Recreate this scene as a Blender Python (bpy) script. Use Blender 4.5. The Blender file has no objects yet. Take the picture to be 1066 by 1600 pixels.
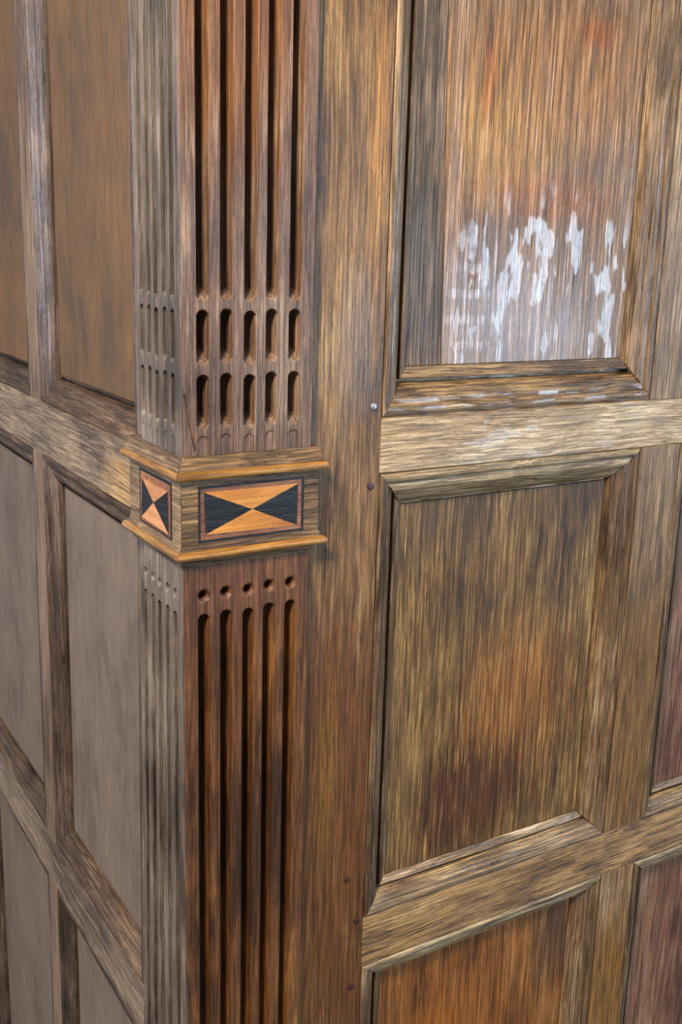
import bpy, bmesh, math, random
from mathutils import Vector, Matrix, noise as mnoise

# ------------------------------------------------------------------ camera
S = bpy.context.scene
COL = S.collection
CAM = Vector((-0.40465515, -0.96176783, 1.40511352))
R0 = Vector((0.8543645, -0.5189367, 0.0276769))      # image right
R1 = Vector((-0.1026731, -0.2207674, -0.9699072))    # image down
R2 = Vector((0.5094306, 0.8258126, -0.2418967))      # view direction
cd = bpy.data.cameras.new('camera')
cam = bpy.data.objects.new('camera', cd)
COL.objects.link(cam)
cam.matrix_world = Matrix(((R0.x, -R1.x, -R2.x, CAM.x), (R0.y, -R1.y, -R2.y, CAM.y), (R0.z, -R1.z, -R2.z, CAM.z), (0, 0, 0, 1)))
cd.sensor_fit = 'HORIZONTAL'
cd.sensor_width = 36.0
cd.lens = 36.0 * 1643.8174 / 1066.0
cd.clip_start = 0.02
S.camera = cam

# ------------------------------------------------------------------ world and lights
w = bpy.data.worlds.new('world')
S.world = w
w.use_nodes = True
w.node_tree.nodes['Background'].inputs[0].default_value = (0.80, 0.84, 0.95, 1)
w.node_tree.nodes['Background'].inputs[1].default_value = 0.22


def area(name, loc, target, sx, sy, power, color):
    ld = bpy.data.lights.new(name, 'AREA')
    ld.shape = 'RECTANGLE'
    ld.size, ld.size_y, ld.energy, ld.color = sx, sy, power, color
    o = bpy.data.objects.new(name, ld)
    COL.objects.link(o)
    o.location = loc
    o.rotation_euler = (Vector(target) - Vector(loc)).to_track_quat('-Z', 'Y').to_euler()
    return o


area('window_light_right', (2.75, -2.75, 1.32), (0.4, 0, 1.3), 1.1, 1.05, 95, (0.60, 0.78, 1.0))
area('window_light_left', (-2.9, 0.9, 1.65), (0, 0.2, 1.2), 1.5, 1.3, 85, (0.74, 0.82, 1.0))
area('ceiling_light', (-1.12, -0.95, 2.65), (0.25, 0.0, 0.85), 0.4, 0.4, 92, (1.0, 0.88, 0.70))
S.view_settings.view_transform = 'Standard'
S.view_settings.look = 'None'
S.view_settings.gamma = 1.0
S.view_settings.use_curve_mapping = False
S.view_settings.exposure = 0.15


# ------------------------------------------------------------------ materials
def lin(c):
    return tuple(((v / 255) / 12.92 if v / 255 <= 0.04045 else ((v / 255 + 0.055) / 1.055) ** 2.4) for v in c) + (1,)


class NT:
    def __init__(s, m):
        s.t = m.node_tree
        s.t.nodes.clear()

    def n(s, k, **kw):
        x = s.t.nodes.new(k)
        for a, b in kw.items():
            setattr(x, a, b)
        return x

    def put(s, sock, v):
        if isinstance(v, bpy.types.NodeSocket):
            s.t.links.new(v, sock)
        else:
            sock.default_value = v

    def m(s, op, a, b=0.0, c=None, clamp=False):
        x = s.n('ShaderNodeMath', operation=op)
        x.use_clamp = clamp
        s.put(x.inputs[0], a)
        s.put(x.inputs[1], b)
        if c is not None:
            s.put(x.inputs[2], c)
        return x.outputs[0]

    def v(s, op, a, b=None):
        x = s.n('ShaderNodeVectorMath', operation=op)
        s.put(x.inputs[0], a)
        if b is not None:
            s.put(x.inputs[1], b)
        return x.outputs['Value'] if op == 'LENGTH' else x.outputs[0]

    def noise(s, vec, scale, detail=3.0, rough=0.55, color=False):
        x = s.n('ShaderNodeTexNoise')
        s.put(x.inputs['Vector'], vec)
        x.inputs['Scale'].default_value = scale
        x.inputs['Detail'].default_value = detail
        x.inputs['Roughness'].default_value = rough
        return x.outputs[1] if color else x.outputs[0]

    def ramp(s, f, a, b, lo=0.0, hi=1.0):
        x = s.n('ShaderNodeMapRange', interpolation_type='SMOOTHSTEP')
        s.put(x.inputs[0], f)
        x.inputs[1].default_value = a
        x.inputs[2].default_value = b
        x.inputs[3].default_value = lo
        x.inputs[4].default_value = hi
        return x.outputs[0]

    def mix(s, f, a, b, blend='MIX'):
        x = s.n('ShaderNodeMix', data_type='RGBA', blend_type=blend)
        s.put(x.inputs[0], f)
        s.put(x.inputs[6], a)
        s.put(x.inputs[7], b)
        return x.outputs[2]


def wood(name, dark, mid, light, axis='z', freq=330, contrast=0.45, blotch=5.0, seed=0.0, rough=0.45, bump=0.5,
         pale=None, pale_amt=0.0, spots=(), coat=None, spec=0.5, pores=0.3, medw=0.55, blos=2.6, ripple=False):
    """Weathered oak whose grain runs along one axis of the world."""
    freq *= 1.4
    contrast *= 1.28
    m = bpy.data.materials.new(name)
    m.use_nodes = True
    t = NT(m)
    pos = t.n('ShaderNodeNewGeometry').outputs['Position']
    p0 = t.v('ADD', pos, (seed * 1.7, seed * 0.9, seed * 2.3))
    warp = t.v('SUBTRACT', t.noise(p0, 7.0, 1.0, color=True), (0.5, 0.5, 0.5))
    wa = 0.012 if axis != 'z' else 0.003
    pw = t.v('ADD', p0, t.v('MULTIPLY', warp, (wa, wa, wa)))
    k = {'x': 0, 'y': 1, 'z': 2}[axis]

    def st(r):
        v = [1.0, 1.0, 1.0]
        v[k] = 1.0 / r
        return tuple(v)
    fine = t.noise(t.v('MULTIPLY', pw, st(34)), freq, 4.0, 0.72)
    med = t.noise(t.v('MULTIPLY', pw, st(13)), freq / 3.2, 4.0, 0.65)
    dash = t.noise(t.v('MULTIPLY', pw, st(9)), freq * 1.6, 2.0, 0.6)
    spk = t.noise(t.v('MULTIPLY', p0, st(2.0)), 900.0, 2.0, 0.7)
    blo = t.noise(t.v('MULTIPLY', p0, st(blos)), blotch * 2.2, 5.0, 0.65)
    f = t.m('ADD', blo, t.m('MULTIPLY', t.m('SUBTRACT', med, 0.5), medw))
    c = t.mix(t.ramp(f, 0.34, 0.50), lin(dark), lin(mid))
    c = t.mix(t.ramp(f, 0.50, 0.68), c, lin(light))
    for (cx, cy, cz), rad, sc, amt in spots:
        d = t.v('LENGTH', t.v('DIVIDE', t.v('SUBTRACT', pos, (cx, cy, cz)), rad))
        d = t.m('ADD', d, t.m('MULTIPLY', t.m('SUBTRACT', med, 0.5), 1.3))
        c = t.mix(t.ramp(d, 1.15, 0.35, 0.0, amt), c, lin(sc))
    stf = t.ramp(fine, 0.38, 0.62)
    g = t.m('ADD', t.m('MULTIPLY', stf, contrast * 1.45), 1.0 - contrast * 0.78)
    g = t.m('MULTIPLY', g, t.ramp(spk, 0.25, 0.75, 0.80, 1.20))
    hair = t.noise(t.v('MULTIPLY', pw, st(60)), freq * 0.55, 2.0, 0.5)
    hl = t.ramp(t.m('ABSOLUTE', t.m('SUBTRACT', hair, 0.5)), 0.0, 0.045)
    g = t.m('MULTIPLY', g, t.m('ADD', t.m('MULTIPLY', hl, contrast * 1.0), 1.06 - contrast * 1.0))
    gg = t.n('ShaderNodeCombineColor')
    for i in range(3):
        t.put(gg.inputs[i], g)
    c = t.mix(1.0, c, gg.outputs[0], 'MULTIPLY')
    if pores:
        c = t.mix(t.ramp(dash, 0.58, 0.70, 0.0, pores), c, lin([v * 0.33 for v in dark]))
    if pale:
        mk = t.noise(p0, 9.0, 3.0)
        a = t.m('MULTIPLY', t.ramp(fine, 0.54, 0.66, 0.0, pale_amt), t.ramp(mk, 0.40, 0.62))
        c = t.mix(a, c, lin(pale))
    b = t.n('ShaderNodeBsdfPrincipled')
    t.put(b.inputs['Base Color'], c)
    t.put(b.inputs['Roughness'], t.m('ADD', t.m('MULTIPLY', med, 0.24), rough - 0.12))
    b.inputs['Specular IOR Level'].default_value = spec
    h = t.m('ADD', t.m('ADD', t.m('MULTIPLY', stf, 0.45), t.m('MULTIPLY', hl, 0.35)), t.m('MULTIPLY', med, 0.6))
    bp = t.n('ShaderNodeBump')
    bp.inputs['Strength'].default_value = bump
    bp.inputs['Distance'].default_value = 0.0009
    t.put(bp.inputs['Height'], h)
    t.put(b.inputs['Normal'], bp.outputs[0])
    if coat:
        (cx, cy, cz), rad, th, amt = coat
        n = t.noise(t.v('MULTIPLY', p0, st(3.2)), 62.0, 2.0, 0.5)
        fade = t.v('LENGTH', t.v('DIVIDE', t.v('SUBTRACT', pos, (cx, cy, cz)), rad))
        mk = t.m('MULTIPLY', t.ramp(n, th, th + 0.06), t.ramp(fade, 1.1, 0.75, 0.0, amt))
        hz = t.v('LENGTH', t.v('DIVIDE', t.v('SUBTRACT', pos, (cx - 0.06, cy, cz - 0.04)), (rad[0] * 0.9, rad[1], rad[2] * 0.8)))
        mk = t.m('MAXIMUM', mk, t.ramp(t.m('ADD', hz, t.m('MULTIPLY', t.m('SUBTRACT', med, 0.5), 1.6)), 1.1, 0.3, 0.0, 0.34))
        if ripple:      # brushed bands of varnish
            sx = t.n('ShaderNodeSeparateXYZ')
            t.put(sx.inputs[0], pos)
            sn = t.m('SINE', t.m('ADD', t.m('MULTIPLY', sx.outputs[2], 2 * math.pi / 0.0295), t.m('MULTIPLY', med, 2.2)))
            rr = t.v('LENGTH', t.v('DIVIDE', t.v('SUBTRACT', pos, (0.376, cy, 1.335)), (0.050, 0.2, 0.075)))
            rp = t.m('MULTIPLY', t.m('MULTIPLY', t.ramp(sn, -0.1, 0.8), t.ramp(rr, 1.1, 0.6, 0.0, 0.75)), t.m('ADD', t.m('MULTIPLY', stf, 0.7), 0.3))
            mk = t.m('MAXIMUM', mk, rp)
        t.put(b.inputs['Coat Weight'], mk)
        b.inputs['Coat Roughness'].default_value = 0.22
        bq = t.n('ShaderNodeBump')
        bq.inputs['Strength'].default_value = 0.25
        bq.inputs['Distance'].default_value = 0.0009
        t.put(bq.inputs['Height'], t.m('ADD', t.m('MULTIPLY', stf, 0.3), n))
        t.put(b.inputs['Coat Normal'], bq.outputs[0])
    o = t.n('ShaderNodeOutputMaterial')
    t.t.links.new(b.outputs[0], o.inputs[0])
    return m


def plain(name, c, rough=0.5, metal=0.0):
    m = bpy.data.materials.new(name)
    m.use_nodes = True
    t = NT(m)
    pos = t.n('ShaderNodeNewGeometry').outputs['Position']
    n = t.noise(pos, 90.0, 3.0)
    b = t.n('ShaderNodeBsdfPrincipled')
    t.put(b.inputs['Base Color'], t.mix(t.ramp(n, 0.35, 0.65), lin([v * 0.82 for v in c]), lin(c)))
    b.inputs['Roughness'].default_value = rough
    b.inputs['Metallic'].default_value = metal
    o = t.n('ShaderNodeOutputMaterial')
    t.t.links.new(b.outputs[0], o.inputs[0])
    return m


DR = 0.010        # frame of both walls lies this far behind the pilaster faces
PY = DR + 0.020   # panel face, right wall
M = {}
M['panel_tan'] = wood('oak_panel_tan', (98, 70, 46), (136, 102, 70), (166, 132, 100), freq=270, contrast=0.5, seed=1, rough=0.42,
                      bump=0.7, pale=(196, 176, 156), pale_amt=0.28, pores=0.35,
                      spots=[((0.50, PY, 1.60), (0.20, 0.2, 0.10), (160, 110, 58), 0.7), ((0.40, PY, 1.53), (0.10, 0.2, 0.09), (168, 122, 60), 0.75), ((0.50, PY, 1.47), (0.13, 0.2, 0.035), (160, 96, 48), 0.6),
                             ((0.345, PY, 1.40), (0.012, 0.2, 0.5), (176, 140, 112), 0.5),
                             ((0.545, PY, 1.66), (0.035, 0.2, 0.022), (146, 82, 34), 0.8), ((0.385, PY, 1.60), (0.012, 0.2, 0.06), (158, 92, 30), 0.8),
                             ((0.45, PY, 1.34), (0.20, 0.2, 0.13), (140, 112, 96), 0.7)],
                      coat=((0.50, PY, 1.345), (0.20, 0.2, 0.14), 0.54, 0.85), ripple=True)
M['panel_grey'] = wood('oak_panel_grey', (80, 64, 48), (112, 90, 70), (136, 112, 90), freq=210, contrast=0.6, seed=2, rough=0.58, bump=0.7,
                       spots=[((0.30, PY, 1.36), (0.05, 0.2, 0.11), (100, 96, 98), 0.4)])
M['panel_olive'] = wood('oak_panel_olive', (64, 42, 20), (106, 76, 38), (142, 108, 58), freq=300, contrast=0.5, blotch=6, seed=3, rough=0.5, bump=0.6,
                        pale=(190, 150, 84), pale_amt=0.6, pores=0.5,
                        spots=[((0.50, PY, 0.82), (0.12, 0.2, 0.14), (146, 90, 34), 0.7), ((0.42, PY, 0.70), (0.14, 0.2, 0.08), (84, 44, 16), 0.85),
                               ((0.30, PY, 0.75), (0.05, 0.2, 0.20), (128, 98, 58), 0.6), ((0.36, PY, 1.08), (0.12, 0.2, 0.05), (98, 74, 46), 0.6)])
M['panel_orange'] = wood('oak_panel_orange', (92, 50, 18), (130, 78, 32), (148, 98, 50), freq=260, contrast=0.42, seed=4, rough=0.45, bump=0.5, pores=0.4,
                         spots=[((0.42, PY, 0.34), (0.12, 0.2, 0.08), (146, 84, 24), 0.7), ((0.60, PY, 0.42), (0.05, 0.2, 0.10), (80, 60, 44), 0.7)])
M['panel_mauve'] = wood('oak_panel_mauve', (92, 56, 42), (124, 84, 62), (146, 108, 82), freq=220, contrast=0.42, seed=5, rough=0.45, bump=0.5)
M['rail_pale'] = wood('oak_rail_pale', (124, 96, 66), (172, 142, 104), (198, 172, 136), 'x', freq=300, contrast=0.42, seed=6, rough=0.42, bump=0.6,
                      pale=(214, 196, 170), pale_amt=0.6, pores=0.4,
                      coat=((0.46, DR, 1.19), (0.20, 0.2, 0.05), 0.56, 0.7))
M['rail_brown'] = wood('oak_rail_brown', (108, 76, 44), (154, 116, 70), (184, 146, 98), 'x', freq=230, contrast=0.48, seed=7, rough=0.45, bump=0.7, pores=0.5)
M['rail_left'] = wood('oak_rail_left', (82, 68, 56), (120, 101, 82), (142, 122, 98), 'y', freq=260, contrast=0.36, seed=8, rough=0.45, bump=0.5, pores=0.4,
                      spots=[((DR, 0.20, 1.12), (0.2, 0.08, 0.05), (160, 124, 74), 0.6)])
M['stile'] = wood('oak_stile', (80, 54, 30), (124, 90, 52), (158, 124, 80), freq=300, contrast=0.42, seed=9, rough=0.48, bump=0.55, pores=0.5,
                  spots=[((0.20, DR, 0.75), (0.16, 0.2, 0.34), (98, 56, 20), 0.9), ((0.20, DR, 0.25), (0.2, 0.2, 0.40), (98, 56, 22), 0.9),
                         ((0.21, DR, 1.30), (0.035, 0.2, 0.10), (128, 110, 100), 0.55), ((0.228, DR, 1.52), (0.014, 0.2, 0.16), (184, 130, 66), 0.6),
                         ((0.185, DR, 0.80), (0.02, 0.2, 0.14), (124, 84, 34), 0.7)])
M['muntin'] = wood('oak_muntin', (88, 66, 42), (130, 100, 66), (162, 132, 98), freq=300, contrast=0.42, seed=10, rough=0.45, bump=0.55, pores=0.4,
                   spots=[((0.70, DR, 0.75), (0.08, 0.2, 0.28), (124, 86, 42), 0.8), ((0.70, DR, 0.30), (0.08, 0.2, 0.2), (134, 88, 32), 0.8)])
M['mould_z'] = wood('oak_moulding_upright', (74, 54, 36), (110, 84, 58), (144, 116, 86), freq=300, contrast=0.45, seed=11, rough=0.32, bump=0.7,
                      pale=(196, 180, 160), pale_amt=0.45)
M['mould_x'] = wood('oak_moulding_level', (92, 68, 44), (132, 104, 72), (164, 136, 100), 'x', freq=300, contrast=0.5, seed=12, rough=0.32, bump=0.7,
                    pale=(206, 176, 110), pale_amt=0.5,
                    coat=((0.48, DR, 1.235), (0.24, 0.2, 0.03), 0.50, 0.8))
M['mould_top_lit'] = wood('oak_moulding_top_lit', (108, 86, 58), (150, 124, 86), (178, 154, 118), 'x', freq=300, contrast=0.45, seed=31, rough=0.34, bump=0.6,
                      pale=(214, 202, 176), pale_amt=0.5)  # paler oak: window light caught under the top mouldings, put into the colour
M['shaft_upper'] = wood('oak_shaft_upper', (78, 54, 42), (108, 80, 62), (138, 112, 92), freq=330, contrast=0.4, seed=13, rough=0.42, bump=0.6, pores=0.4,
                        spots=[((0.05, 0, 1.60), (0.1, 0.2, 0.14), (126, 78, 38), 0.6)])
M['shaft_lower'] = wood('oak_shaft_lower', (66, 40, 22), (100, 62, 34), (134, 90, 46), freq=300, contrast=0.4, seed=14, rough=0.4, bump=0.5, pores=0.4,
                        spots=[((0.07, 0, 1.05), (0.12, 0.2, 0.07), (100, 64, 44), 0.7)])
M['shaft_left'] = wood('oak_shaft_left', (58, 49, 42), (90, 78, 68), (122, 108, 96), freq=300, contrast=0.32, seed=15, rough=0.45, bump=0.5, pores=0.3)
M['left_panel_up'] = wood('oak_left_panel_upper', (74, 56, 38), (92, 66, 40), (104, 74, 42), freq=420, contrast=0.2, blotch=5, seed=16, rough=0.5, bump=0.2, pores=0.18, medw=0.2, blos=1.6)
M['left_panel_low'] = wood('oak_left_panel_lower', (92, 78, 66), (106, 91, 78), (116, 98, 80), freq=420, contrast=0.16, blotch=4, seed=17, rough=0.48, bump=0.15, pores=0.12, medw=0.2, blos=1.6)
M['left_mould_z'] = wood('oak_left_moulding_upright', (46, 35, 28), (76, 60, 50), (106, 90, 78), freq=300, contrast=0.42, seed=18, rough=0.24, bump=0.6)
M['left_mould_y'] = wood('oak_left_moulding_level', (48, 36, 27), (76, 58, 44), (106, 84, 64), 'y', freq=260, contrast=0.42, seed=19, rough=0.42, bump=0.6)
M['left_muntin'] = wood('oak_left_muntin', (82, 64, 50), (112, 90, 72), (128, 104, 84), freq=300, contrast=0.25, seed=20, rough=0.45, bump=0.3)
M['band_x'] = wood('oak_band', (76, 54, 32), (112, 84, 52), (142, 112, 74), 'x', freq=300, contrast=0.5, seed=21, rough=0.42, bump=0.7, pores=0.5)
M['band_y'] = wood('oak_band_left', (84, 66, 50), (118, 96, 72), (142, 118, 90), 'y', freq=300, contrast=0.35, seed=22, rough=0.42, bump=0.6, pores=0.4)
M['bead_x'] = wood('oak_band_bead', (106, 70, 32), (150, 104, 48), (182, 138, 78), 'x', freq=200, contrast=0.3, seed=23, rough=0.36, bump=0.3, pores=0.2)
M['bead_y'] = wood('oak_band_bead_left', (98, 68, 40), (134, 98, 58), (158, 120, 78), 'y', freq=200, contrast=0.25, seed=24, rough=0.38, bump=0.3, pores=0.2)
M['ebony'] = wood('ebony_inlay', (10, 10, 11), (18, 18, 20), (38, 38, 42), 'x', freq=420, contrast=0.6, seed=25, rough=0.4, bump=0.5, pores=0)
M['ebony_left'] = wood('ebony_inlay_left', (14, 16, 22), (24, 27, 36), (44, 48, 60), 'y', freq=420, contrast=0.5, seed=26, rough=0.4, bump=0.4, pores=0)
M['satin'] = wood('satinwood_inlay', (150, 92, 36), (184, 118, 46), (200, 136, 62), 'x', freq=120, contrast=0.12, seed=27, rough=0.38, bump=0.12, pores=0.1)
M['satin_left'] = wood('satinwood_inlay_left', (156, 104, 66), (178, 124, 82), (190, 138, 96), 'y', freq=120, contrast=0.1, seed=28, rough=0.4, bump=0.1, pores=0.05)
M['stringing'] = wood('red_stringing', (92, 54, 34), (124, 78, 50), (146, 100, 66), 'x', freq=300, contrast=0.3, seed=29, rough=0.42, bump=0.3)
M['peg_pale'] = plain('peg_pale_metal', (150, 160, 172), 0.35, 0.3)
M['peg_dark'] = plain('peg_dark_wood', (62, 30, 20), 0.5)
M['nail'] = plain('nail_hole_black', (18, 13, 10), 0.8)
M['backing'] = plain('backing_board', (46, 30, 18), 0.8)
M['plaster'] = plain('plaster', (196, 190, 178), 0.9)
M['floor'] = plain('floor_stone', (120, 112, 104), 0.7)


# ------------------------------------------------------------------ mapping of both walls
# (u along the wall from the corner, d into the wall from the pilaster face, z up)
def RW(u, d, z):
    return (u, d, z)


def LW(u, d, z):
    # the old left wall leans a little away from the corner below the middle rail
    if z < 1.1:
        u += 0.027 * (1.1 - max(z, -0.1)) * max(0.0, min(1.0, u / 0.1))
    return (d, u, z)


# ------------------------------------------------------------------ mesh helpers
def finish(name, verts, faces, mat, parent=None, smooth=35, recalc=True):
    me = bpy.data.meshes.new(name)
    me.from_pydata([tuple(v) for v in verts], [], faces)
    if recalc:
        bm = bmesh.new()
        bm.from_mesh(me)
        bmesh.ops.recalc_face_normals(bm, faces=bm.faces)
        bm.to_mesh(me)
        bm.free()
    if smooth:
        me.polygons.foreach_set('use_smooth', [True] * len(me.polygons))
        me.set_sharp_from_angle(angle=math.radians(smooth))
    me.materials.append(mat)
    o = bpy.data.objects.new(name, me)
    COL.objects.link(o)
    if parent:
        o.parent = parent
    return o


def slab(name, W, u0, u1, z0, z1, d0, d1, mat, parent, ch=0.0008, nz=1, k0=0.0, k1=0.0):
    """board with softened front edges; d0 front, d1 back; the long way is cut in nz steps so that it can follow the lean"""
    vs, fs = [], []
    rows = []
    zs = [z0] + [z0 + ch] + [z0 + (z1 - z0) * i / nz for i in range(1, nz)] + [z1 - ch] + [z1]
    for i, z in enumerate(zs):
        end = i in (0, len(zs) - 1)
        df = d0 + (ch if end else 0.0)
        a, b = u0 + k0 * (z - 1.45), u1 + k1 * (z - 1.45)
        pts = [(a, d1), (a, d0 + ch), (a + ch, df), (b - ch, df), (b, d0 + ch), (b, d1)]
        rows.append([len(vs) + k for k in range(6)])
        vs += [W(u, d, z) for u, d in pts]
    for a, b in zip(rows, rows[1:]):
        for k in range(6):
            fs.append((a[k], a[(k + 1) % 6], b[(k + 1) % 6], b[k]))
    fs.append(tuple(rows[0]))
    fs.append(tuple(reversed(rows[-1])))
    return finish(name, vs, fs, mat, parent, smooth=0)


# worn ovolo-and-bead panel moulding: (distance in from the opening's edge, depth behind the frame face)
PROF = [(0.0, 0.0010), (0.0010, 0.0026), (0.0022, 0.0012), (0.0045, -0.0004), (0.0085, -0.0002), (0.0110, 0.0014), (0.0122, 0.0032),
        (0.0150, 0.0034), (0.0190, 0.0052), (0.0230, 0.0084), (0.0262, 0.0124), (0.0285, 0.0168), (0.0292, 0.0236), (0.0318, 0.0236),
        (0.0324, 0.0150), (0.0335, 0.0143), (0.0365, 0.0158), (0.0400, 0.0176), (0.0430, 0.0188), (0.0430, 0.0280), (0.0, 0.0280)]
# the same without the outer ledge, run down the right side and under the top of each opening
PROF_P = [(0.0, 0.0010), (0.0010, 0.0028), (0.0022, 0.0012), (0.0050, -0.0004), (0.0090, -0.0002), (0.0112, 0.0014), (0.0124, 0.0036),
          (0.0155, 0.0040), (0.0190, 0.0034), (0.0225, 0.0044), (0.0250, 0.0072), (0.0290, 0.0094), (0.0330, 0.0114), (0.0368, 0.0140),
          (0.0395, 0.0172), (0.0410, 0.0206), (0.0418, 0.0226), (0.0430, 0.0226), (0.0430, 0.0280), (0.0, 0.0280)]
# roll and hollow of the left wall
PROF_L = [(0.0, 0.0010), (0.0010, 0.0026), (0.0022, 0.0008), (0.0080, 0.0006), (0.0105, 0.0022), (0.0125, 0.0052), (0.0160, 0.0082),
          (0.0190, 0.0088), (0.0215, 0.0082), (0.0245, 0.0080), (0.0280, 0.0094), (0.0310, 0.0124), (0.0332, 0.0166), (0.0342, 0.0210),
          (0.0345, 0.0270), (0.0392, 0.0270), (0.0395, 0.0200), (0.0410, 0.0198), (0.0410, 0.0290), (0.0, 0.0290)]
PW = 0.0430


def moulding(W, rect, side, scale, mat, parent, dfr, seed, n=26):
    u0, u1, z0, z1 = rect
    sl, sr, sb, st = scale
    P = (PROF if side in 'lb' else PROF_P) if W is RW else PROF_L
    vs, fs = [], []
    rng = 0.00035
    g = 0.00025
    for i in range(n + 1):
        f = i / n
        for k, (a, d) in enumerate(P):
            if side in 'bt':
                s = sb if side == 'b' else st
                ua, ub = u0 + a * sl + g, u1 - a * sr - g
                u = ua + (ub - ua) * f
                z = z0 + a * s if side == 'b' else z1 - a * s
            else:
                s = sl if side == 'l' else sr
                za, zb = z0 + a * sb + g, z1 - a * st - g
                z = za + (zb - za) * f
                u = u0 + a * s if side == 'l' else u1 - a * s
            if 0 < k < len(P) - 2 and 0 < i < n:
                q = mnoise.noise(Vector((u * 14 + seed * 3.1, z * 14, k * 0.5 + seed)))
                q2 = mnoise.noise(Vector((u * 40 + seed, z * 40, k * 0.7 + 9)))
                d += rng * (q * 1.6 + q2 * 0.7)
            vs.append(W(u, dfr + d, z))
    m = len(P)
    for i in range(n):
        for k in range(m):
            a, b = i * m + k, i * m + (k + 1) % m
            fs.append((a, b, b + m, a + m))
    fs.append(tuple(range(m)))
    fs.append(tuple(reversed(range(n * m, (n + 1) * m))))
    return finish('moulding', vs, fs, mat, parent, smooth=40)


def opening(W, rect, scale, boards, mz, mx, parent, seed, dfr=DR, label=None):
    """one panel of one or more upright boards, framed by four mitred mouldings which are its sub-parts"""
    u0, u1, z0, z1 = rect
    sl, sr, sb, st = scale
    pw = PW if W is RW else 0.0410
    a, b = u0 + pw * sl + 0.0003, u1 - pw * sr - 0.0003
    za, zb = z0 + pw * sb + 0.0003, z1 - pw * st - 0.0003
    cuts = [a] + [c[0] for c in boards[1:]] + [b]
    first = None
    for i, (c, mat) in enumerate(boards):
        o = slab('panel' if i == 0 else 'board', W, cuts[i] + (0.0004 if i else 0), cuts[i + 1] - (0.0004 if i < len(boards) - 1 else 0),
                 za, zb, dfr + 0.0200, dfr + 0.030, mat, first or parent, 0.0007, nz=8,
                 k0=-0.034 if i else 0.0, k1=-0.034 if i < len(boards) - 1 else 0.0)
        if first is None:
            first = o
            if label:
                o['label'] = label
        else:
            o['label'] = 'wider tan and orange board of the panel'
    for s, k in (('l', mz), ('r', mz), ('b', mx), ('t', M['mould_top_lit'] if W is RW else mx)):
        moulding(W, rect, s, scale, k, first, dfr, seed + ord(s))
    return first


def empty(name, loc, label=None, cat=None, group=None):
    o = bpy.data.objects.new(name, None)
    COL.objects.link(o)
    o.location = loc
    if label:
        o['label'] = label
    if cat:
        o['category'] = cat
    if group:
        o['group'] = group
    return o


ZB, ZT = -0.45, 2.03
# ------------------------------------------------------------------ structure: walls, floor
wr = finish('wall_right', [RW(u, d, z) for u in (0.0300, 1.30) for d in (0.041, 0.10) for z in (ZB, 2.7)],
            [(0, 1, 3, 2), (4, 6, 7, 5), (0, 4, 5, 1), (2, 3, 7, 6), (0, 2, 6, 4), (1, 5, 7, 3)], M['plaster'], None, 0)
wl = finish('wall_left', [(d, u, z) for u in (0.101, 1.60) for d in (0.041, 0.10) for z in (ZB, 2.7)],
            [(0, 1, 3, 2), (4, 6, 7, 5), (0, 4, 5, 1), (2, 3, 7, 6), (0, 2, 6, 4), (1, 5, 7, 3)], M['plaster'], None, 0)
fl = finish('floor', [(x, y, z) for x in (-3.5, 3.5) for y in (-3.5, 3.5) for z in (ZB - 0.05, ZB)],
            [(0, 1, 3, 2), (4, 6, 7, 5), (0, 4, 5, 1), (2, 3, 7, 6), (0, 2, 6, 4), (1, 5, 7, 3)], M['floor'], None, 0)
for o, l in ((wr, 'right wall clad in framed oak panelling'), (wl, 'left wall clad in framed oak panelling'), (fl, 'floor below the panelling')):
    o['kind'] = 'structure'
    o['label'] = l

# right wall frame: stiles full height, rails between them, muntins between the rails
BK = 0.040
g = 0.0003
slab('stile', RW, 0.1497, 0.2447 - g, ZB, ZT + .05, DR, BK, M['stile'], wr, nz=1)
slab('stile', RW, 1.1700, 1.2900, ZB, ZT + .05, DR, BK, M['stile'], wr)
RU0, RU1 = 0.2447, 1.1697
r1 = slab('rail', RW, RU0, RU1, 1.1600, 1.2225, DR + 0.0006, BK, M['rail_pale'], wr)
r2 = slab('rail', RW, RU0, RU1, 0.5135, 0.5830, DR + 0.0006, BK, M['rail_brown'], wr)
r3 = slab('rail', RW, RU0, RU1, -0.4495, -0.330, DR + 0.0006, BK, M['rail_brown'], wr)
r4 = slab('rail', RW, RU0, RU1, 1.9503, 2.0500, DR + 0.0006, BK, M['rail_brown'], wr)
r1['label'] = 'pale scuffed middle rail'
slab('muntin', RW, 0.6720, 0.7350, 1.2228, 1.9500, DR + 0.0003, BK, M['muntin'], wr)
slab('muntin', RW, 0.6650, 0.7400, 0.5833, 1.1597, DR + 0.0003, BK, M['muntin'], wr)
slab('muntin', RW, 0.6700, 0.7360, -0.3297, 0.5132, DR + 0.0003, BK, M['muntin'], wr)

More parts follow.
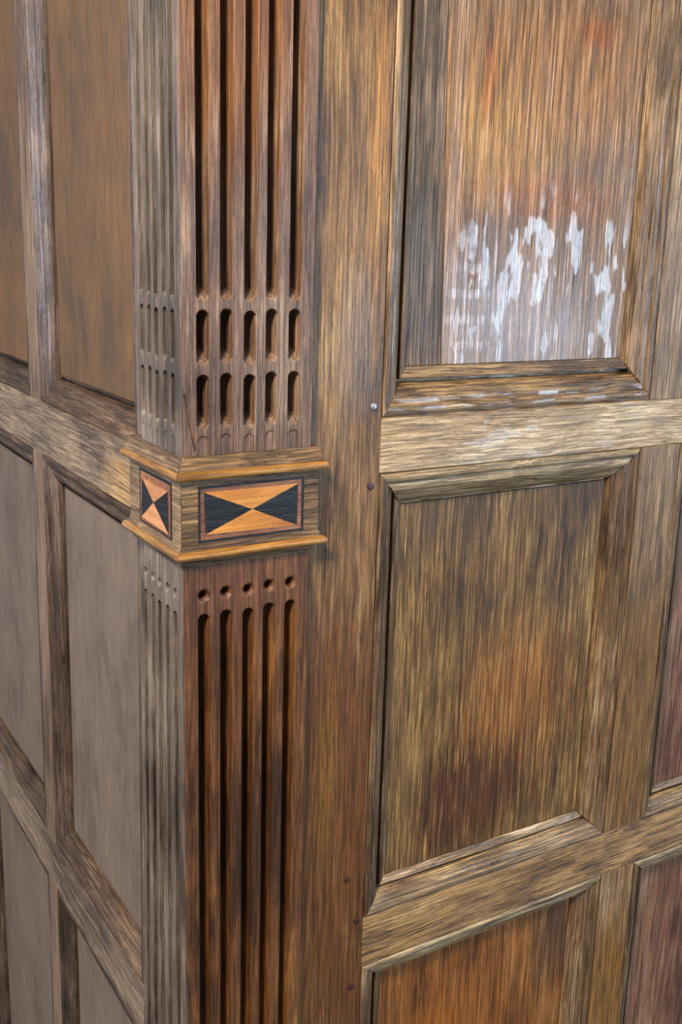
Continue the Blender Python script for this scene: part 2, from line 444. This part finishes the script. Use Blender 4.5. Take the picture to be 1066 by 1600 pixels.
opening(RW, (0.2447, 0.6720, 1.2225, 1.9500), (1.0, 1.0, 1.28, 1.0), [(0, M['panel_grey']), (0.3330, M['panel_tan'])], M['mould_z'], M['mould_x'], wr, 1,
        label='upper panel of a narrow grey board beside a wide tan board with glossy varnish runs')
opening(RW, (0.7350, 1.1700, 1.2225, 1.9500), (1.0, 1.0, 1.28, 1.0), [(0, M['panel_mauve'])], M['mould_z'], M['mould_x'], wr, 2)
opening(RW, (0.2447, 0.6650, 0.5830, 1.1600), (1.0, 1.0, 0.92, 1.02), [(0, M['panel_olive'])], M['mould_z'], M['mould_x'], wr, 3,
        label='middle panel mottled golden brown with an orange patch low down')
opening(RW, (0.7400, 1.1700, 0.5830, 1.1600), (1.0, 1.0, 0.92, 1.02), [(0, M['panel_mauve'])], M['mould_z'], M['mould_x'], wr, 4)
opening(RW, (0.2447, 0.6700, -0.3300, 0.5135), (1.0, 1.0, 0.92, 0.85), [(0, M['panel_orange'])], M['mould_z'], M['mould_x'], wr, 5,
        label='lower panel of warm orange brown oak')
opening(RW, (0.7360, 1.1700, -0.3300, 0.5135), (1.0, 1.0, 0.92, 0.85), [(0, M['panel_mauve'])], M['mould_z'], M['mould_x'], wr, 6)

# left wall frame
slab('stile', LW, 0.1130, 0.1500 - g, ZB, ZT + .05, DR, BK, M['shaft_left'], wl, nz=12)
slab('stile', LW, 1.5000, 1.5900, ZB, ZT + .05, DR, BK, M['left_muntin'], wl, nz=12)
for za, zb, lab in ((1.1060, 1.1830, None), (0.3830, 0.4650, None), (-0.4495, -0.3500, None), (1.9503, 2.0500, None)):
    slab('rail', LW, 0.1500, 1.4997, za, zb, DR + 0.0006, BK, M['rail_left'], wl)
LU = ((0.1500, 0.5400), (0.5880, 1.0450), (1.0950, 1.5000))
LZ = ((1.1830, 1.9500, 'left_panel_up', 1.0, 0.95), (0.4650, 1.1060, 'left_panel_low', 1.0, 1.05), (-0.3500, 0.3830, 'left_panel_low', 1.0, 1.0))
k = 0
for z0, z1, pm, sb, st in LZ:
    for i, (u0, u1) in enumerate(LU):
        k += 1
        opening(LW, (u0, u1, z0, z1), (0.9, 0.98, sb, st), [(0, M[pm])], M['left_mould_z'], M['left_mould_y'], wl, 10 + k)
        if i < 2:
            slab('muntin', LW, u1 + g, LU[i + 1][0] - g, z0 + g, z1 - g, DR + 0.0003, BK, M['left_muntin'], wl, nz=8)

# capping along the top of the panelling
slab('capping', RW, 0.012, 1.295, 2.081, 2.115, DR - 0.018, BK, M['rail_brown'], wr, ch=0.006)
slab('capping', LW, 0.045, 1.595, 2.081, 2.115, DR - 0.018, BK, M['rail_left'], wl, ch=0.006)


# pegs, nail heads and a nail hole in the right wall's frame
def disc(name, u, z, r, h, mat, parent, d=DR, seg=14, lab=None):
    vs, fs = [], []
    prof = [(r, 0.001), (r, -h * 0.5), (r * 0.8, -h * 0.85), (r * 0.4, -h)]
    for q, (rr, dd) in enumerate(prof):
        for s in range(seg):
            a = 2 * math.pi * s / seg
            vs.append(RW(u + rr * math.cos(a), d + dd, z + rr * math.sin(a)))
    for q in range(len(prof) - 1):
        for s in range(seg):
            a, b = q * seg + s, q * seg + (s + 1) % seg
            fs.append((a, b, b + seg, a + seg))
    fs.append(tuple(range(seg)))
    fs.append(tuple(range(3 * seg, 4 * seg)))
    o = finish(name, vs, fs, mat, parent, 50)
    if lab:
        o['label'] = lab
    return o


disc('peg', 0.2334, 1.2373, 0.0042, 0.0026, M['peg_pale'], wr, lab='pale blue grey nail head beside the middle rail')
for u, z, r in ((0.2330, 1.1463, 0.0048), (0.2349, 0.5845, 0.0048), (0.2296, 0.4899, 0.0050), (0.2185, 0.6480, 0.0044)):
    disc('peg', u, z, r, 0.0009, M['peg_dark'], wr)
disc('nail', 0.6985, 1.6385, 0.0032, 0.0006, M['nail'], wr)


# ------------------------------------------------------------------ corner pilaster
pil = empty('corner_pilaster', (0, 0, ZB), 'fluted oak corner pilaster with an inlaid band between its two shafts', 'pilaster')


def put(o, par=None):
    """keep world coordinates of a part under the empty"""
    o.parent = par or pil
    if par is None:
        o.matrix_parent_inverse = Matrix.Translation((0, 0, -ZB))
    return o


FR = (0.0233, 0.0490, 0.0752, 0.0998, 0.1262)    # flute centres, right face
FLt = (0.0212, 0.0410, 0.0637, 0.0832, 0.1040)   # flute centres, left face (cut narrower)


def capsule(u, z, c, za, zb):
    dz = 0.0 if za <= z <= zb else (za - z if z < za else z - zb)
    return math.hypot(u - c, dz)


def carve(u, z, c, i, fw, upper, depth):
    """depth cut at (u, z) for the flute centred on c"""
    j = 0.0012 * math.sin(i * 2.3)
    hw = fw * 0.5
    best = 0.0
    if upper:
        segs = ((1.3535 + j, 9.0), (1.2910 + j, 1.3440 + j), (1.2260 + j, 1.2805 + j))
    else:
        segs = ((-9.0, 1.0300 + j),)
    for za, zb in segs:
        r = capsule(u, z, c, za + hw, zb - hw)
        if r < hw:
            q = 1 - (r / hw) ** 2
            dd = depth * q ** 0.36
            # chisel ramp at the foot of each flute
            if upper:
                dd = min(dd, max(0.0, (z - za) * 1.05 + 0.0002))
            best = max(best, dd)
        elif r < hw + 0.0014:      # rubbed edge
            best = max(best, 0.0007 * ((hw + 0.0014 - r) / 0.0014) ** 2)
    if upper:       # shallow round-headed tongue below the lowest slot
        r = capsule(u, z, c, 0.0, 1.2195 + j - hw)
        if r < hw * 1.02:
            best = max(best, 0.0012 * min(1.0, (hw * 1.02 - r) / 0.0012))
    else:           # drilled and countersunk hole above each flute
        r = math.hypot(u - c, z - (1.0507 + j * 0.5))
        R_, r_ = fw * 0.58, fw * 0.36
        if r < R_:
            best = max(best, 0.0030 * (R_ - r) / (R_ - r_) if r > r_ else 0.0030 + min(0.010, (r_ - r) * 6.0))
    return best


def shaft(name, W, width, centres, fw, upper, depth, mat, z0, z1, zfine, side, lab=None):
    du = 0.00075
    us = [i * du for i in range(int(width / du) + 1)] + [width]
    zs = []
    z = z0
    while z < z1 - 1e-6:
        zs.append(z)
        z += 0.0009 if zfine[0] <= z <= zfine[1] else 0.03
    zs.append(z1)
    nu = len(us)
    vs, fs = [], []
    thick = 0.0260
    for z in zs:
        for u in us:
            d = 0.0
            for i, c in enumerate(centres):
                if abs(u - c) < fw * 0.62:
                    d = max(d, carve(u, z, c, i, fw, upper, depth))
            d += 0.00022 * mnoise.noise(Vector((u * 60, z * 6, 3.0 if upper else 7.0)))
            if side == 'l' and not upper and z > 1.012 and abs(u - 0.0538) < 0.0011:
                d = max(d, 0.0035 * (1 - abs(u - 0.0538) / 0.0011))
            if side == 'r' and upper and 1.203 < z < 1.262:
                cu = 0.0035 + (1.262 - z) * 0.19
                d = max(d, 0.0022 * max(0.0, 1 - abs(u - cu) / 0.0013))
            # the worn arris
            e = width - u
            if e < 0.0012:
                d += (0.0012 - e) * 0.8
            if u < 0.0018:
                d += (0.0018 - u) * 0.55
            vs.append(W(u + (0.0 if u > 0.002 else 0.0), d, z))
    n = len(zs)
    for j in range(n - 1):
        for i in range(nu - 1):
            a = j * nu + i
            fs.append((a, a + 1, a + nu + 1, a + nu) if side == 'r' else (a, a + nu, a + nu + 1, a + 1))
    # back and edges; the two faces meet in a mitre at the corner
    base = len(vs)
    for z in zs:
        vs.append(W(0.0160, thick, z))
        vs.append(W(width, thick, z))
    for j in range(n - 1):
        a, b = base + 2 * j, base + 2 * j + 2
        q = [(a, a + 1, b + 1, b), (j * nu, (j + 1) * nu, b, a), (j * nu + nu - 1, a + 1, b + 1, (j + 1) * nu + nu - 1)]
        fs += q
    fs.append(tuple(range(nu)) + (base + 1, base))
    fs.append(tuple(range((n - 1) * nu, n * nu)) + (base + 2 * (n - 1) + 1, base + 2 * (n - 1)))
    o = finish(name, vs, fs, mat, None, 30)
    if lab:
        o['label'] = lab
    return put(o)


WR, WL = 0.1494, 0.1105
shaft('shaft', RW, WR, FR, 0.0128, True, 0.0190, M['shaft_upper'], 1.2000, 2.0300, (1.2, 1.368), 'r', 'upper shaft face with long flutes above two rows of short slots')
shaft('shaft', LW, WL, FLt, 0.0096, True, 0.0150, M['shaft_left'], 1.2000, 2.0300, (1.2, 1.368), 'l', 'greyed narrow upper face of the shaft')
shaft('shaft', RW, WR, FR, 0.0128, False, 0.0180, M['shaft_lower'], ZB + 0.001, 1.0835, (1.005, 1.0835), 'r', 'dark red brown lower shaft face with drilled holes above long flutes')
shaft('shaft', LW, WL, FLt, 0.0100, False, 0.0150, M['shaft_left'], ZB + 0.001, 1.0835, (1.005, 1.0835), 'l', 'greyed narrow lower face of the shaft')


def band_piece(name, W, prof, length, ret, mat, side, lab=None, n=30, seed=0.0):
    """profile (projection p out of the pilaster face, z) run along the face, mitred at the corner, returned at the far end"""
    vs, fs = [], []
    m = len(prof)
    for i in range(n + 1):
        f = i / n
        for p, z in prof:
            ua = -p + 0.0003
            ub = length + max(p, 0) * ret
            u = ua + (ub - ua) * f
            q = 0.0
            if 0 < i < n and p > 0.002:
                q = 0.0004 * mnoise.noise(Vector((u * 30 + seed, z * 60, seed)))
            vs.append(W(u, -(p + q), z + q * 0.5))
    for i in range(n):
        for k in range(m):
            a, b = i * m + k, i * m + (k + 1) % m
            fs.append((a, b, b + m, a + m))
    fs.append(tuple(range(m)))
    fs.append(tuple(reversed(range(n * m, (n + 1) * m))))
    o = finish(name, vs, fs, mat, None, 40)
    if lab:
        o['label'] = lab
    return put(o)


BACK = -0.0096


def arc(cz, r, p, a0, a1, n=7):
    return [(p + r * math.cos(math.radians(a0 + (a1 - a0) * i / n)), cz + r * math.sin(math.radians(a0 + (a1 - a0) * i / n))) for i in range(n + 1)]


bead_up = [(BACK, 1.1845), (0.0030, 1.1845)] + arc(1.1800, 0.0046, 0.0052, 75, -80) + [(0.0024, 1.1752), (BACK, 1.1752)]
slope_up = [(BACK, 1.1998), (0.0006, 1.1998), (0.0016, 1.1972), (0.0034, 1.1915), (0.0058, 1.1862), (0.0062, 1.1847), (BACK, 1.1847)]
box = [(BACK, 1.1750), (0.0020, 1.1750), (0.0020, 1.1070), (BACK, 1.1070)]
slope_lo = [(BACK, 1.1068), (0.0022, 1.1068), (0.0030, 1.1045), (0.0052, 1.1012), (BACK, 1.1012)]
bead_lo = [(BACK, 1.1010), (0.0040, 1.1010)] + arc(1.0964, 0.0046, 0.0052, 75, -85) + [(0.0028, 1.0918), (BACK, 1.0918)]
cove_lo = [(BACK, 1.0916), (0.0034, 1.0916), (0.0020, 1.0895), (0.0014, 1.0868), (0.0020, 1.0866), (0.0014, 1.0838), (BACK, 1.0838)]
for W, L, ms, sd in ((RW, 0.1565, 'x', 1.0), (LW, 0.1430, 'y', 5.0)):
    b = 'band_' + ms
    c = 'bead_' + ms
    band_piece('band_shoulder', W, slope_up, L, 1.0, M[b], ms, seed=sd)
    band_piece('band_bead', W, bead_up, L, 1.0, M[c], ms, 'honey coloured upper bead', seed=sd + 1)
    band_piece('band_face', W, box, L, 0.5, M[b], ms, seed=sd + 2)
    band_piece('band_shoulder', W, slope_lo, L, 1.0, M[b], ms, seed=sd + 3)
    band_piece('band_bead', W, bead_lo, L, 1.0, M[c], ms, 'honey coloured lower bead', seed=sd + 4)
    band_piece('band_cove', W, cove_lo, L - 0.005, 0.4, M[b], ms, seed=sd + 5)


def prism(name, W, poly, d0, d1, mat, par=None, lab=None):
    n = len(poly)
    vs = [W(u, d0, z) for u, z in poly] + [W(u, d1, z) for u, z in poly]
    fs = [tuple(range(n)), tuple(reversed(range(n, 2 * n)))] + [(i, (i + 1) % n, n + (i + 1) % n, n + i) for i in range(n)]
    o = finish(name, vs, fs, mat, None, 0)
    if lab:
        o['label'] = lab
    if par is not None:
        o.parent = par
        return o
    return put(o)


def ring(name, W, o_, i_, d0, d1, mat, lab=None, par=None):
    vs = [W(u, d, z) for d in (d0, d1) for u, z in list(o_) + list(i_)]
    fs = []
    for i in range(4):
        j = (i + 1) % 4
        fs += [(i, j, 4 + j, 4 + i), (8 + i, 8 + j, 12 + j, 12 + i), (i, j, 8 + j, 8 + i), (4 + i, 4 + j, 12 + j, 12 + i)]
    o = finish(name, vs, fs, mat, None, 0)
    if lab:
        o['label'] = lab
    if par is not None:
        o.parent = par
        return o
    return put(o)


def inlay(W, A, B, C, mid, eb, sa, sg):
    """A outer border, B edge of the stringing, C picture field; corners listed bl, br, tr, tl"""
    F = -0.0020
    first = ring('inlay_border', W, A, B, F - 0.0005, F + 0.001, eb, 'black border of the inlay')
    par = first
    first['label'] = 'black framed inlay of two orange and two black triangles'
    ring('stringing', W, B, C, F - 0.0003, F + 0.001, sg, None, par)
    sh = 0.0

    def tri(a, b, mat, lab):
        prism('triangle', W, [a, b, mid], F - 0.0004, F + 0.001, mat, par, lab)
    tri(C[0], C[1], sa, 'orange triangle pointing up')
    tri(C[2], C[3], sa, 'orange triangle pointing down')
    tri(C[1], C[2], eb, 'black triangle')
    tri(C[3], C[0], eb, 'black triangle')


inlay(RW, [(0.0168, 1.1090), (0.1394, 1.1092), (0.1396, 1.1688), (0.0165, 1.1682)],
      [(0.0190, 1.1115), (0.1366, 1.1112), (0.1366, 1.1662), (0.0190, 1.1655)],
      [(0.0245, 1.1172), (0.1318, 1.1155), (0.1322, 1.1612), (0.0228, 1.1618)], (0.0780, 1.1388), M['ebony'], M['satin'], M['stringing'])
inlay(LW, [(0.0222, 1.1078), (0.1132, 1.1092), (0.1132, 1.1690), (0.0217, 1.1690)],
      [(0.0260, 1.1100), (0.1105, 1.1108), (0.1105, 1.1660), (0.0250, 1.1660)],
      [(0.0305, 1.1120), (0.1085, 1.1140), (0.1065, 1.1590), (0.0320, 1.1580)], (0.0726, 1.1375), M['ebony_left'], M['satin_left'], M['stringing'])
